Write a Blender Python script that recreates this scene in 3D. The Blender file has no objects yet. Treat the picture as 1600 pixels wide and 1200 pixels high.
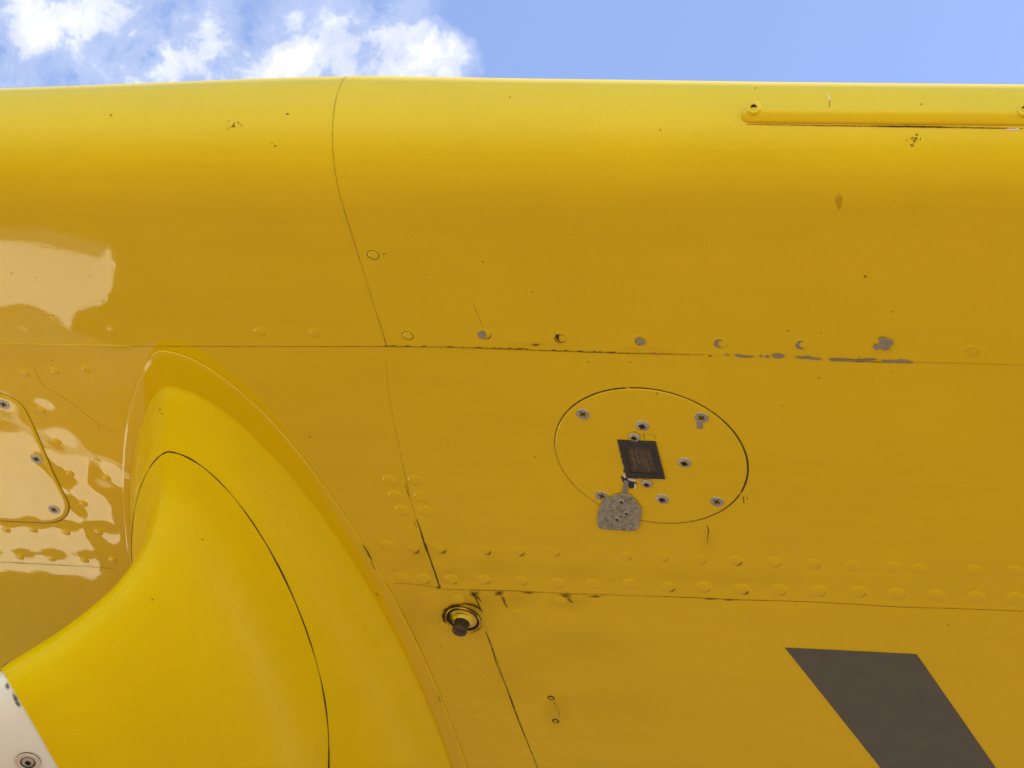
import bpy, bmesh, math, random
import numpy as np
from mathutils import Vector, Matrix
from mathutils.bvhtree import BVHTree

random.seed(7)
rng = np.random.default_rng(11)
SC = bpy.context.scene
COL = SC.collection
R = math.radians

# ------------------------------------------------------------------ camera
# Wing frame: X along the span, Y aft, Z up, origin in the middle of the round cover, which hangs H above the ground.
H = 2.55
F = 3458.65                                   # focal length in photo pixels (1600 wide)
ROT = np.array([[0.95677696, 0.18921919, 0.22084825],
                [0.02068629, 0.71318842, -0.70066708],
                [-0.29008607, 0.67495065, 0.678448]])     # rows: camera right, down, forward
U_, _, V_ = np.linalg.svd(ROT)
ROT = U_ @ V_
CAMP = np.array([0.36074554, -1.11652673, -1.05143713])
cam = bpy.data.cameras.new('camera')
cam_o = bpy.data.objects.new('camera', cam)
COL.objects.link(cam_o)
m = Matrix.Identity(4)
for i in range(3):
    m[i][0] = ROT[0, i]
    m[i][1] = -ROT[1, i]
    m[i][2] = -ROT[2, i]
    m[i][3] = CAMP[i]
m[2][3] += H
cam_o.matrix_world = m
cam.sensor_width = 36
cam.lens = F * 36 / 1600
cam.clip_start = 0.01
cam.clip_end = 2000
SC.camera = cam_o

# ------------------------------------------------------------------ sky and sun
SUN_EL, SUN_AZ = 40.0, 80.0                   # the sun stands off to the right behind the wing, azimuth from +Y towards +X
sd = Vector((math.sin(R(SUN_AZ)) * math.cos(R(SUN_EL)), math.cos(R(SUN_AZ)) * math.cos(R(SUN_EL)), math.sin(R(SUN_EL))))
sun = bpy.data.lights.new('sun', 'SUN')
sun.energy = 3.2
sun.angle = R(0.53)
sun.color = (1.0, 0.955, 0.88)
sun_o = bpy.data.objects.new('sun', sun)
COL.objects.link(sun_o)
sun_o.rotation_euler = sd.to_track_quat('Z', 'Y').to_euler()
sun_o.location = (0, 0, 6)

world = bpy.data.worlds.new('World')
SC.world = world
world.use_nodes = True
nt = world.node_tree
nt.nodes.clear()


class NT:
    def __init__(self, tree):
        self.t = tree

    def n(self, kind, **kw):
        nd = self.t.nodes.new(kind)
        for k, v in kw.items():
            if k.startswith('i_'):
                nd.inputs[k[2:].replace('_', ' ')].default_value = v
            else:
                setattr(nd, k, v)
        return nd

    def l(self, a, b):
        self.t.links.new(a, b)

    def math(self, op, a, b=None, clamp=False):
        nd = self.t.nodes.new('ShaderNodeMath')
        nd.operation = op
        nd.use_clamp = clamp
        for i, v in enumerate((a, b)):
            if v is None:
                continue
            if isinstance(v, (int, float)):
                nd.inputs[i].default_value = v
            else:
                self.l(v, nd.inputs[i])
        return nd.outputs[0]

    def ramp(self, fac, stops, interp='LINEAR'):
        nd = self.t.nodes.new('ShaderNodeValToRGB')
        nd.color_ramp.interpolation = interp
        e = nd.color_ramp.elements
        while len(e) < len(stops):
            e.new(0.5)
        for k, (p, c) in enumerate(stops):
            e[k].position = p
            e[k].color = (c[0], c[1], c[2], 1) if not isinstance(c, (int, float)) else (c, c, c, 1)
        self.l(fac, nd.inputs[0])
        return nd.outputs[0]

    def mix(self, fac, a, b, blend='MIX'):
        nd = self.t.nodes.new('ShaderNodeMix')
        nd.data_type = 'RGBA'
        nd.blend_type = blend
        for s, v in ((nd.inputs[0], fac), (nd.inputs[6], a), (nd.inputs[7], b)):
            if isinstance(v, (int, float)):
                s.default_value = v
            elif isinstance(v, tuple):
                s.default_value = (v[0], v[1], v[2], 1)
            else:
                self.l(v, s)
        return nd.outputs[2]


w = NT(nt)
sky = w.n('ShaderNodeTexSky', sky_type='NISHITA', sun_disc=False, sun_elevation=R(SUN_EL), sun_rotation=R(SUN_AZ),
          altitude=100, air_density=1.0, dust_density=2.2, ozone_density=2.0)
tc = w.n('ShaderNodeTexCoord')
direction = tc.outputs['Generated']


def cam_dir(px, py):
    d = np.array([(px - 800) / F, (py - 600) / F, 1.0]) @ ROT
    return d / np.linalg.norm(d)


# cumulus cells: some in the view to the upper left, the same sort of cells scattered round the rest of the sky
cells = [(cam_dir(60, 35), .042, .70), (cam_dir(120, 10), .036, .68), (cam_dir(195, 30), .034, .62), (cam_dir(265, 112), .036, .82), (cam_dir(350, 70), .032, .55),
         (cam_dir(455, 108), .030, .80), (cam_dir(545, 95), .034, .86), (cam_dir(640, 85), .032, .84),
         (cam_dir(712, 78), .020, .68), (cam_dir(600, 40), .026, .66), (cam_dir(690, 120), .024, .74), (cam_dir(380, 145), .05, .62), (cam_dir(440, 30), .030, .40), (cam_dir(620, 0), .024, .38), (cam_dir(20, 90), .03, .5)]
crng = random.Random(5)
avoid = Vector(cam_dir(1100, 60))
while len(cells) < 40:
    v = Vector((crng.uniform(-1, 1), crng.uniform(-1, 1), crng.uniform(.08, 1))).normalized()
    if v.z > .05 and v.angle(avoid) > .45:
        cells.append((np.array(v), crng.uniform(.08, .24), .85))
cells += [(cam_dir(300, 60), .075, .36), (cam_dir(560, 70), .06, .40), (cam_dir(120, 60), .07, .40)]
acc = None
nrm = w.n('ShaderNodeVectorMath', operation='NORMALIZE')
w.l(direction, nrm.inputs[0])
warp = w.n('ShaderNodeTexNoise', i_Scale=30.0, i_Detail=4.0, i_Roughness=.6)
w.l(nrm.outputs[0], warp.inputs['Vector'])
wv = w.n('ShaderNodeVectorMath', operation='MULTIPLY_ADD')
w.l(warp.outputs['Color'], wv.inputs[0])
wv.inputs[1].default_value = (.042, .042, .042)
wsub = w.n('ShaderNodeVectorMath', operation='SUBTRACT')
w.l(nrm.outputs[0], wsub.inputs[0])
wsub.inputs[1].default_value = (.021, .021, .021)
w.l(wsub.outputs[0], wv.inputs[2])
for d, rad, wt in cells:
    dist = w.n('ShaderNodeVectorMath', operation='DISTANCE')
    w.l(wv.outputs[0], dist.inputs[0])
    dist.inputs[1].default_value = tuple(d)
    mr = w.n('ShaderNodeMapRange', interpolation_type='SMOOTHSTEP')
    w.l(dist.outputs['Value'], mr.inputs[0])
    mr.inputs[1].default_value = 0
    mr.inputs[2].default_value = rad
    mr.inputs[3].default_value = wt
    mr.inputs[4].default_value = 0
    acc = mr.outputs[0] if acc is None else w.math('MAXIMUM', acc, mr.outputs[0])
n1 = w.n('ShaderNodeTexNoise', i_Scale=36.0, i_Detail=10.0, i_Roughness=.60, i_Distortion=.35, i_Lacunarity=2.1)
w.l(nrm.outputs[0], n1.inputs['Vector'])
near = w.math('MULTIPLY', acc, 2.2, True)
den = w.math('ADD', acc, w.math('MULTIPLY', near, w.math('MULTIPLY', w.math('SUBTRACT', n1.outputs[0], .50), 2.3)))
cov = w.ramp(den, [(.04, 0.0), (.36, .24), (.66, .66), (.98, 1.0)], 'EASE')
skyc = w.mix(1.0, sky.outputs[0], (.97, 1.02, 1.2), 'MULTIPLY')
skyc = w.mix(.12, skyc, (3.6, 4.4, 6.4))       # thin bright summer haze
n5 = w.n('ShaderNodeTexNoise', i_Scale=22.0, i_Detail=5.0, i_Roughness=.55)
w.l(nrm.outputs[0], n5.inputs['Vector'])
shade = w.ramp(n5.outputs[0], [(.35, (3.2, 3.3, 3.65)), (.62, (4.6, 4.6, 4.65))])
cloudc = w.mix(cov, skyc, shade)
bg = w.n('ShaderNodeBackground')
w.l(cloudc, bg.inputs[0])
bg.inputs[1].default_value = .066
out = w.n('ShaderNodeOutputWorld')
w.l(bg.outputs[0], out.inputs[0])

SC.view_settings.view_transform = 'Standard'
SC.view_settings.look = 'None'
SC.view_settings.gamma = 1
SC.view_settings.exposure = 2.05


# ------------------------------------------------------------------ helpers
def px_ray(x, y):
    return np.array([(x - 800) / F, (y - 600) / F, 1.0]) @ ROT


def project(P):
    q = (np.asarray(P) - CAMP) @ ROT.T
    return np.stack([800 + F * q[..., 0] / q[..., 2], 600 + F * q[..., 1] / q[..., 2]], -1)


def flat(x, y, z=0.0):
    """Where the ray of a photo pixel meets the plane of the wing's underside."""
    d = px_ray(x, y)
    return CAMP + d * ((z - CAMP[2]) / d[2])


def on_y(x, y, Y):
    d = px_ray(x, y)
    return CAMP + d * ((Y - CAMP[1]) / d[1])


def make(name, verts, faces, mats, parent=None, smooth=True, midx=None, origin=None):
    me = bpy.data.meshes.new(name)
    v = np.asarray(verts, dtype=float)
    if origin is not None:
        v = v - np.asarray(origin)
    me.from_pydata(v.tolist(), [], faces)
    for mt in (mats if isinstance(mats, (list, tuple)) else [mats]):
        me.materials.append(mt)
    if midx is not None:
        me.polygons.foreach_set('material_index', midx)
    me.polygons.foreach_set('use_smooth', [smooth] * len(faces))
    me.update()
    o = bpy.data.objects.new(name, me)
    COL.objects.link(o)
    if parent is not None:
        o.parent = parent
    return o


def shared(name, me, parent, loc, rot=None, label=None):
    o = bpy.data.objects.new(name, me)
    COL.objects.link(o)
    o.parent = parent
    o.location = loc
    if rot is not None:
        o.rotation_mode = 'QUATERNION'
        o.rotation_quaternion = rot
    if label:
        o['label'] = label
    return o


def thing(name, label, cat, loc):
    o = bpy.data.objects.new(name, None)
    COL.objects.link(o)
    o.location = loc
    o.empty_display_size = .1
    o['label'] = label
    o['category'] = cat
    return o


def new_mat(name):
    mt = bpy.data.materials.new(name)
    mt.use_nodes = True
    t = mt.node_tree
    t.nodes.clear()
    k = NT(t)
    b = k.n('ShaderNodeBsdfPrincipled')
    o = k.n('ShaderNodeOutputMaterial')
    k.l(b.outputs[0], o.inputs[0])
    return mt, k, b


def simple(name, col, rough=.5, metal=0.0, coat=0.0, var=.0, scale=60.0, spec=.5):
    mt, k, b = new_mat(name)
    b.inputs['Roughness'].default_value = rough
    b.inputs['Metallic'].default_value = metal
    b.inputs['Coat Weight'].default_value = coat
    b.inputs['Coat Roughness'].default_value = .05
    b.inputs['Specular IOR Level'].default_value = spec
    if var > 0:
        c = k.n('ShaderNodeTexCoord')
        nz = k.n('ShaderNodeTexNoise', i_Scale=scale, i_Detail=6.0, i_Roughness=.65)
        k.l(c.outputs['Object'], nz.inputs['Vector'])
        lo = tuple(max(0, x * (1 - var)) for x in col)
        hi = tuple(min(1, x * (1 + var)) for x in col)
        k.l(k.ramp(nz.outputs[0], [(.3, lo), (.7, hi)]), b.inputs['Base Color'])
    else:
        b.inputs['Base Color'].default_value = (*col, 1)
    return mt


def yellow_paint(name, col=(.80, .555, .0), seed=0.0, rough=.004, nose=True):
    mt, k, b = new_mat(name)
    c = k.n('ShaderNodeTexCoord')
    mp = k.n('ShaderNodeMapping')
    mp.inputs['Location'].default_value = (seed, seed * .7, seed * .3)
    k.l(c.outputs['Object'], mp.inputs['Vector'])
    # slight fading in broad clouds, wiping streaks along the span, fine dust
    n1 = k.n('ShaderNodeTexNoise', i_Scale=7.0, i_Detail=5.0, i_Roughness=.6)
    k.l(mp.outputs[0], n1.inputs['Vector'])
    ms = k.n('ShaderNodeMapping')
    ms.inputs['Scale'].default_value = (5, 60, 30)
    ms.inputs['Rotation'].default_value = (0, 0, R(-6))
    k.l(mp.outputs[0], ms.inputs['Vector'])
    n2 = k.n('ShaderNodeTexNoise', i_Scale=1.0, i_Detail=5.0, i_Roughness=.62, i_Distortion=.6)
    k.l(ms.outputs[0], n2.inputs['Vector'])
    n3 = k.n('ShaderNodeTexNoise', i_Scale=900.0, i_Detail=2.0)
    k.l(mp.outputs[0], n3.inputs['Vector'])
    f1 = k.math('MULTIPLY', k.math('SUBTRACT', n1.outputs[0], .5), .16)
    f2 = k.math('MULTIPLY', k.math('SUBTRACT', n2.outputs[0], .5), .16)
    f3 = k.math('MULTIPLY', k.math('SUBTRACT', n3.outputs[0], .5), .22)
    v = k.math('ADD', 1.0, k.math('ADD', f1, k.math('ADD', f2, f3)))
    hs = k.n('ShaderNodeHueSaturation')
    hs.inputs['Color'].default_value = (*col, 1)
    k.l(v, hs.inputs['Value'])
    # grime specks
    vo = k.n('ShaderNodeTexVoronoi', i_Scale=70.0)
    k.l(mp.outputs[0], vo.inputs['Vector'])
    pick = k.n('ShaderNodeSeparateColor')
    k.l(vo.outputs['Color'], pick.inputs[0])
    dot = k.math('MULTIPLY', k.math('LESS_THAN', vo.outputs['Distance'], .06), k.math('GREATER_THAN', pick.outputs[0], .93))
    cc = k.mix(k.math('MULTIPLY', dot, .55), hs.outputs[0], (.10, .06, .02))
    # faint brown film where dust has been wiped about
    film = k.ramp(n2.outputs[0], [(.52, 0.0), (.78, .22)])
    cc = k.mix(film, cc, (.60, .42, .01))
    k.l(cc, b.inputs['Base Color'])
    b.inputs['Roughness'].default_value = .42
    b.inputs['Specular IOR Level'].default_value = .04
    b.inputs['Coat Weight'].default_value = 1.0
    b.inputs['Coat IOR'].default_value = 1.5
    cr = k.math('ADD', rough, k.math('MULTIPLY', n2.outputs[0], .02))
    if nose:                                    # the leading edge is scoured dull by rain and insects
        sp = k.n('ShaderNodeSeparateXYZ')
        k.l(c.outputs['Object'], sp.inputs[0])
        dull = k.n('ShaderNodeMapRange', interpolation_type='SMOOTHSTEP')
        k.l(sp.outputs[1], dull.inputs[0])
        for i_, v_ in enumerate((-.234, -.285, 0, .33)):
            dull.inputs[i_ + 1].default_value = v_
        cr = k.math('ADD', cr, dull.outputs[0])
    k.l(cr, b.inputs['Coat Roughness'])
    # orange peel
    n4 = k.n('ShaderNodeTexNoise', i_Scale=260.0, i_Detail=2.0)
    k.l(mp.outputs[0], n4.inputs['Vector'])
    bp = k.n('ShaderNodeBump', i_Strength=.010, i_Distance=.0008)
    k.l(n4.outputs[0], bp.inputs['Height'])
    k.l(bp.outputs[0], b.inputs['Normal'])
    k.l(bp.outputs[0], b.inputs['Coat Normal'])
    return mt


YELLOW = yellow_paint('yellow_paint')
YELLOW_F = yellow_paint('yellow_fairing_paint', (.78, .555, .0), 3.1, .16, False)
YELLOW_F.node_tree.nodes['Principled BSDF'].inputs['Coat Weight'].default_value = .22
WHITE = simple('white_paint', (.83, .83, .85), .35, coat=.6, var=.03, scale=14)
METAL = simple('dull_screw_metal', (.49, .475, .445), .45, .6, var=.22, scale=420)
RECESS = simple('dark_recess', (.035, .025, .02), .7)  # near-black colour for recess walls and floors
GRIME_SHADE = simple('black_grime_shade', (.045, .030, .016), .75, var=.4, scale=300, spec=.2)  # black grime, also the painted shade in the drain collar
BROWN = simple('brown_grime', (.20, .125, .02), .7, var=.3, scale=200, spec=.2)
STAIN = simple('faint_stain', (.64, .42, .012), .55, var=.15, scale=200, spec=.3)
BARE = simple('bare_primer', (.31, .295, .272), .6, .2, var=.2, scale=400)
BLACK = simple('black_plastic', (.035, .032, .033), .38, coat=.3, var=.3, scale=300)
LETTER = simple('dark_grey_paint', (.112, .102, .085), .42, coat=.7, var=.12, scale=40)
PALE = simple('pale_chip', (.75, .68, .58), .5)
CORK = simple('dark_inner', (.03, .02, .012), .9)


def soft(src, name):
    """The same dirt or painted shade thinning out towards its rim (face-corner attribute 'fade')."""
    mt = src.copy()
    mt.name = name
    t = mt.node_tree
    at = t.nodes.new('ShaderNodeAttribute')
    at.attribute_name = 'fade'
    pb = next(n for n in t.nodes if n.type == 'BSDF_PRINCIPLED')
    t.links.new(at.outputs['Fac'], pb.inputs['Alpha'])
    return mt


SMEAR = simple('rubbed_film', (.36, .215, .02), .6, var=.6, scale=45, spec=.1)
SOFT = {SMEAR: soft(SMEAR, 'rubbed_film_thin'), GRIME_SHADE: soft(GRIME_SHADE, 'black_grime_shade_thin'), BROWN: soft(BROWN, 'brown_grime_thin'), STAIN: soft(STAIN, 'faint_stain_thin')}


def add_fade(o, vals):
    a = o.data.attributes.new('fade', 'FLOAT', 'POINT')
    a.data.foreach_set('value', vals)


def tag_metal():
    mt, k, b = new_mat('pitted_metal')
    c = k.n('ShaderNodeTexCoord')
    n1 = k.n('ShaderNodeTexNoise', i_Scale=330.0, i_Detail=7.0, i_Roughness=.72)
    k.l(c.outputs['Object'], n1.inputs['Vector'])
    n2 = k.n('ShaderNodeTexNoise', i_Scale=110.0, i_Detail=3.0)
    k.l(c.outputs['Object'], n2.inputs['Vector'])
    col = k.ramp(n1.outputs[0], [(.34, (.05, .045, .04)), (.45, (.32, .315, .29)), (.72, (.62, .61, .57))])
    col = k.mix(k.math('MULTIPLY', n2.outputs[0], .5), col, (.29, .255, .20))
    k.l(col, b.inputs['Base Color'])
    b.inputs['Metallic'].default_value = .45
    b.inputs['Roughness'].default_value = .55
    bp = k.n('ShaderNodeBump', i_Strength=.5, i_Distance=.0006)
    k.l(n1.outputs[0], bp.inputs['Height'])
    k.l(bp.outputs[0], b.inputs['Normal'])
    return mt


PITTED = tag_metal()


def placard_mat():
    mt, k, b = new_mat('placard_face')
    c = k.n('ShaderNodeTexCoord')
    n1 = k.n('ShaderNodeTexNoise', i_Scale=160.0, i_Detail=5.0, i_Roughness=.7)
    k.l(c.outputs['Object'], n1.inputs['Vector'])
    k.l(k.ramp(n1.outputs[0], [(.3, (.045, .034, .024)), (.7, (.105, .075, .046))]), b.inputs['Base Color'])
    b.inputs['Roughness'].default_value = .4
    return mt


PLACARD = placard_mat()

# ------------------------------------------------------------------ ground (out of the frame, it lights the underside)
mt, k, b = new_mat('dry_earth')
c = k.n('ShaderNodeTexCoord')
n1 = k.n('ShaderNodeTexNoise', i_Scale=.8, i_Detail=8.0, i_Roughness=.65)
k.l(c.outputs['Object'], n1.inputs['Vector'])
k.l(k.ramp(n1.outputs[0], [(.3, (.152, .082, .036)), (.7, (.195, .104, .049))]), b.inputs['Base Color'])
b.inputs['Roughness'].default_value = .95
EARTH = mt
g = make('ground', [(-300, -300, 0), (300, -300, 0), (300, 300, 0), (-300, 300, 0)], [(0, 1, 2, 3)], EARTH, None, False)
g['kind'] = 'structure'


def reflected_ground(px, py, z=0.0):
    p = flat(px, py)
    d = px_ray(px, py)
    d = d * np.array([1, 1, -1])
    s = (-H + z - p[2]) / d[2]
    return p + d * s


mt, k, b = new_mat('bounce_ground_pale')
c = k.n('ShaderNodeTexCoord')
n1 = k.n('ShaderNodeTexNoise', i_Scale=1.1, i_Detail=8.0, i_Roughness=.7)
k.l(c.outputs['Object'], n1.inputs['Vector'])
sep = k.n('ShaderNodeSeparateXYZ')
k.l(c.outputs['Object'], sep.inputs[0])
edge = k.math('ADD', k.math('MULTIPLY', k.math('ADD', sep.outputs[1], 1.6), -.22), k.math('MULTIPLY', k.math('SUBTRACT', n1.outputs[0], .5), .5))
k.l(k.ramp(edge, [(.05, (.172, .092, .043)), (.75, (.37, .41, .23))]), b.inputs['Base Color'])     # fades to the earth colour, softening its reflected edge
b.inputs['Roughness'].default_value = .9
FRONT = mt
f_ = make('added_bounce_ground', [(-80, -60, .004), (80, -60, .004), (80, -1.5, .004), (-80, -1.5, .004)], [(0, 1, 2, 3)], FRONT, None, False)  # unseen pale green ground, added for lemon bounce light on the nose
f_['kind'] = 'structure'
SLAB_PALE = simple('reflection_slab_pale', (.86, .83, .60), .85, var=.05, scale=3)  # pale colour of the added slabs that the skin mirrors
mt, k, b = new_mat('dark_ground_fade')
c = k.n('ShaderNodeTexCoord')
n1 = k.n('ShaderNodeTexNoise', i_Scale=2.2, i_Detail=8.0, i_Roughness=.7)
k.l(c.outputs['Object'], n1.inputs['Vector'])
sep = k.n('ShaderNodeSeparateXYZ')
k.l(c.outputs['Object'], sep.inputs[0])
edge = k.math('ADD', k.math('MULTIPLY', sep.outputs[1], .42), k.math('MULTIPLY', k.math('SUBTRACT', n1.outputs[0], .5), .6))
k.l(k.ramp(edge, [(.0, (.172, .092, .043)), (.4, (.095, .056, .032)), (.95, (.026, .023, .020))]), b.inputs['Base Color'])   # blended into the earth colour so its mirrored edge stays gradual
b.inputs['Roughness'].default_value = .9
a_ = make('added_dark_ground', [(-3.9, -.4, .004), (60, -.4, .004), (60, 14, .004), (-3.9, 14, .004)], [(0, 1, 2, 3)], mt, None, False)  # unseen dark ground, added to keep the skin's reflections dark
a_['kind'] = 'structure'


def slab(name, pix):
    q = [reflected_ground(*p) for p in pix]
    n_ = len(q)
    vb = [(p[0], p[1], .0) for p in q] + [(p[0], p[1], .06) for p in q]
    f_ = [tuple(range(n_, 2 * n_))] + [(i, (i + 1) % n_, n_ + (i + 1) % n_, n_ + i) for i in range(n_)]
    o = make(name, vb, f_, SLAB_PALE, None, False)
    o['kind'] = 'structure'


# two unseen slabs added behind the wing, outlined to give the skin pale reflections
slab('reflection_slab', [(-900, 338), (60, 345), (172, 366), (182, 400), (174, 448), (120, 470), (104, 512), (70, 500), (30, 514), (-900, 520)])
slab('reflection_slab', [(-900, 612), (75, 612), (140, 700), (165, 858), (-900, 866)])

# ------------------------------------------------------------------ the wing: underside shape
WING = thing('aircraft_wing', 'glossy yellow underside and rounded leading edge of an aircraft wing, riveted, against the sky', 'wing', (0, 0, H))

# rivet positions, read off the photograph and laid on the wing's underside
ROW_A = [(606, 853), (646, 857), (688, 857), (758, 859), (811, 861), (866, 862), (926, 863), (978, 868), (1035, 870), (1095, 873), (1150, 876),
         (1210, 878), (1272, 881), (1333, 884), (1395, 886), (1436, 889), (1523, 891), (1586, 892), (1645, 894)]
ROW_B = [(627, 902), (663, 904), (706, 905), (757, 905), (815, 907), (871, 911), (928, 912), (985, 912), (1045, 917), (1101, 917), (1160, 921),
         (1219, 922), (1280, 924), (1343, 925), (1402, 928), (1463, 930), (1526, 933), (1586, 935), (1648, 937)]
SIX = [(609, 751), (649, 751), (618, 775), (658, 776), (628, 798), (666, 799)]
LEFT = [(38, 583), (85, 580), (133, 577), (64, 641), (89, 691), (109, 740), (130, 787), (154, 832), (103, 832), (52, 828), (10, 828), (166, 747)]
LEFT_LOW = [(31, 870), (81, 873), (132, 875), (176, 875), (-18, 868)]
LONE = [(535, 762), (752, 798), (876, 938), (811, 958), (716, 936), (666, 932), (694, 980), (710, 1021), (718, 1042), (737, 1083), (743, 1103), (749, 1123)]

dents = []                                     # x, y, depth, sigma in metres
for p in ROW_A + ROW_B:
    q = flat(*p)
    dents.append((q[0], q[1], .00012, .009))
for p in LEFT:
    q = flat(*p)
    dents.append((q[0], q[1], .00040, .0098))
for p in LEFT_LOW:
    q = flat(*p)
    dents.append((q[0], q[1], .00018, .009))
for p in SIX:
    q = flat(*p)
    dents.append((q[0], q[1], .00010, .008))
for p, dp, sg in (((2, 640), .0002, .010), ((70, 712), .00025, .008), ((80, 790), .00018, .010), ((-5, 770), .0004, .012), ((45, 505), .0003, .014)):
    q = flat(*p)
    dents.append((q[0], q[1], dp, sg))
dents = np.array(dents)
waves = [(rng.uniform(.08, .22), rng.uniform(0, math.pi), rng.uniform(0, 6.28)) for _ in range(14)]


def disp(X, Y):
    """Depth of the skin's dents and ripples (positive = inwards), metres."""
    z = np.zeros_like(X)
    left = 1 / (1 + np.exp((X + .36) / .02))
    fwd = 1 / (1 + np.exp((Y + .125) / .012))
    amp = 1 + left * ((1 - fwd) * .9 - fwd * .55)
    for wl, an, ph in waves:
        kx, ky = math.cos(an) * 2 * math.pi / wl, math.sin(an) * 2 * math.pi / wl
        z += .000028 * (wl / .15) ** 1.6 * amp * np.sin(kx * X + ky * Y + ph)
    for x, y, dp, sg in dents:
        r2 = ((X - x) ** 2 + (Y - y) ** 2) / (2 * sg * sg)
        sel = r2 < 9
        if sel.any():
            z[sel] += dp * np.exp(-r2[sel])
    return z


def lin(pts):
    p = np.array(sorted(pts))
    return lambda v: np.interp(v, p[:, 0], p[:, 1])


_s1 = [flat(*p) for p in ((0, 538), (300, 540), (605, 541), (1000, 549), (1600, 569))]
_s2 = [flat(*p) for p in ((620, 912), (690, 919), (1000, 929), (1300, 941), (1600, 954))]
SEAM1 = lin([(p[0], p[1]) for p in _s1])
SEAM2 = lin([(p[0], p[1]) for p in _s2])
XJ = flat(605, 541)[0]
_sp = [flat(*p) for p in ((603, 541), (612, 640), (650, 808), (688, 919))]
SPLIT = lin([(p[1], p[0]) for p in _sp])
_sa = [flat(*p) for p in ((738, 924), (760, 985), (800, 1095), (840, 1200))]
SPLITA = lin([(p[1], p[0]) for p in _sa])

# leading edge profile: radius falls from the flat underside to the nose
Y0 = -.232
TH = np.concatenate([np.linspace(0, R(150), 76)])
RHO = np.interp(TH, [0, .12, .35, .8, 1.3, 1.8, 2.7], [.19, .12, .085, .068, .055, .038, .045])
dT = np.diff(TH, prepend=0)
NY = -np.cumsum(RHO * np.cos(TH) * dT)
NZ = np.cumsum(RHO * np.sin(TH) * dT)
SIL = lin([(-400, 152), (0, 138.5), (150, 133), (300, 127.2), (410, 122.6), (500, 120), (570, 119), (800, 123.2), (1000, 126), (1200, 129), (1600, 133), (1900, 137)])


def nose_scale(X):
    lo, hi = .3, 2.2
    for _ in range(26):
        k_ = (lo + hi) / 2
        P = np.stack([np.full_like(NY, X), Y0 + NY * k_, NZ * k_], -1)
        pq = project(P)
        i = pq[:, 1].argmin()
        if pq[i, 1] > SIL(pq[i, 0]):
            lo = k_
        else:
            hi = k_
    return (lo + hi) / 2


_xs = np.linspace(-.9, .45, 60)
_ks = np.array([nose_scale(x) for x in _xs])


def nose_k(X):
    return np.interp(X, _xs, _ks)


def axis(lo, hi, f0, f1, step, far=.12):
    """Spacing fine where the camera looks and coarse beyond."""
    a = list(np.arange(max(lo, f0), min(hi, f1) + 1e-9, step)) if max(lo, f0) < min(hi, f1) else []
    if not a:
        return np.linspace(lo, hi, 8)
    if hi - a[-1] > step * .4:
        a += list(np.linspace(a[-1], hi, max(2, int((hi - a[-1]) / far) + 2))[1:])
    else:
        a[-1] = hi
    if a[0] - lo > step * .4:
        a = list(np.linspace(lo, a[0], max(2, int((a[0] - lo) / far) + 2))[:-1]) + a
    else:
        a[0] = lo
    return np.array(a)


skin_bvh = []


def grid_faces(nr, nc):
    fs = []
    for r in range(nr - 1):
        for c_ in range(nc - 1):
            a = r * nc + c_
            fs.append((a, a + nc, a + nc + 1, a + 1))
    return fs


def panel(name, P, N, label=None, mat=None, depth=.0016):
    """A sheet of skin: grid P (rows, cols, 3), outward normals N, with a folded-in rim."""
    nr, nc = P.shape[:2]
    verts = P.reshape(-1, 3).tolist()
    fs = grid_faces(nr, nc)
    skin_bvh.append(BVHTree.FromPolygons([Vector(v) for v in verts], fs))
    loop = [(0, c_) for c_ in range(nc)] + [(r, nc - 1) for r in range(1, nr)] + [(nr - 1, c_) for c_ in range(nc - 2, -1, -1)] + [(r, 0) for r in range(nr - 2, 0, -1)]
    base = len(verts)
    for r, c_ in loop:
        verts.append((P[r, c_]).tolist())
    b2 = len(verts)
    for r, c_ in loop:
        verts.append((P[r, c_] - N[r, c_] * depth).tolist())
    n = len(loop)
    for i in range(n):
        j = (i + 1) % n
        fs.append((base + i, base + j, b2 + j, b2 + i))
    o = make(name, verts, fs, mat or YELLOW, WING)
    if label:
        o['label'] = label
    return o


def flat_panel(name, xl, xr, yt, yb, xs_ref, ys_ref, label=None, proud=0.0):
    """xl/xr: functions of Y, yt/yb: functions of X; reference axes give the spacing."""
    us = (xs_ref - xs_ref[0]) / (xs_ref[-1] - xs_ref[0])
    vs = (ys_ref - ys_ref[0]) / (ys_ref[-1] - ys_ref[0])
    Ug, Vg = np.meshgrid(us, vs)
    Yr = ys_ref[0] + Vg * (ys_ref[-1] - ys_ref[0])
    X = xl(Yr) + Ug * (xr(Yr) - xl(Yr))
    Y = yt(X) + Vg * (yb(X) - yt(X))
    Z = disp(X, Y) - proud
    P = np.stack([X, Y, Z], -1)
    N = np.zeros_like(P)
    N[..., 2] = -1
    return panel(name, P, N, label)


def le_panel(name, x0, x1, gap, proud, label):
    xs = axis(x0, x1, -.72, .32, .0035)
    ts = np.linspace(0, 1, 40)
    k_ = nose_k(xs)
    rows, norms = [], []
    yb = SEAM1(xs) - gap
    for t in ts:                                # flat part from the seam forward
        Y = yb + (Y0 - yb) * t
        rows.append(np.stack([xs, Y, disp(xs, Y)], -1))
        norms.append(np.tile([0, 0, -1.0], (len(xs), 1)))
    arc = 0
    for i in range(1, len(TH)):
        arc += RHO[i] * dT[i]
        d_ = disp(xs, Y0 - arc + 0 * xs) * max(.25, 1 - arc / .12)
        n = np.array([0, -math.sin(TH[i]), -math.cos(TH[i])])
        rows.append(np.stack([xs, Y0 + NY[i] * k_, NZ[i] * k_], -1) - d_[:, None] * n)
        norms.append(np.tile(n, (len(xs), 1)))
    P = np.array(rows)
    N = np.array(norms)
    P = P + N * proud
    return panel(name, P, N, label)


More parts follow.
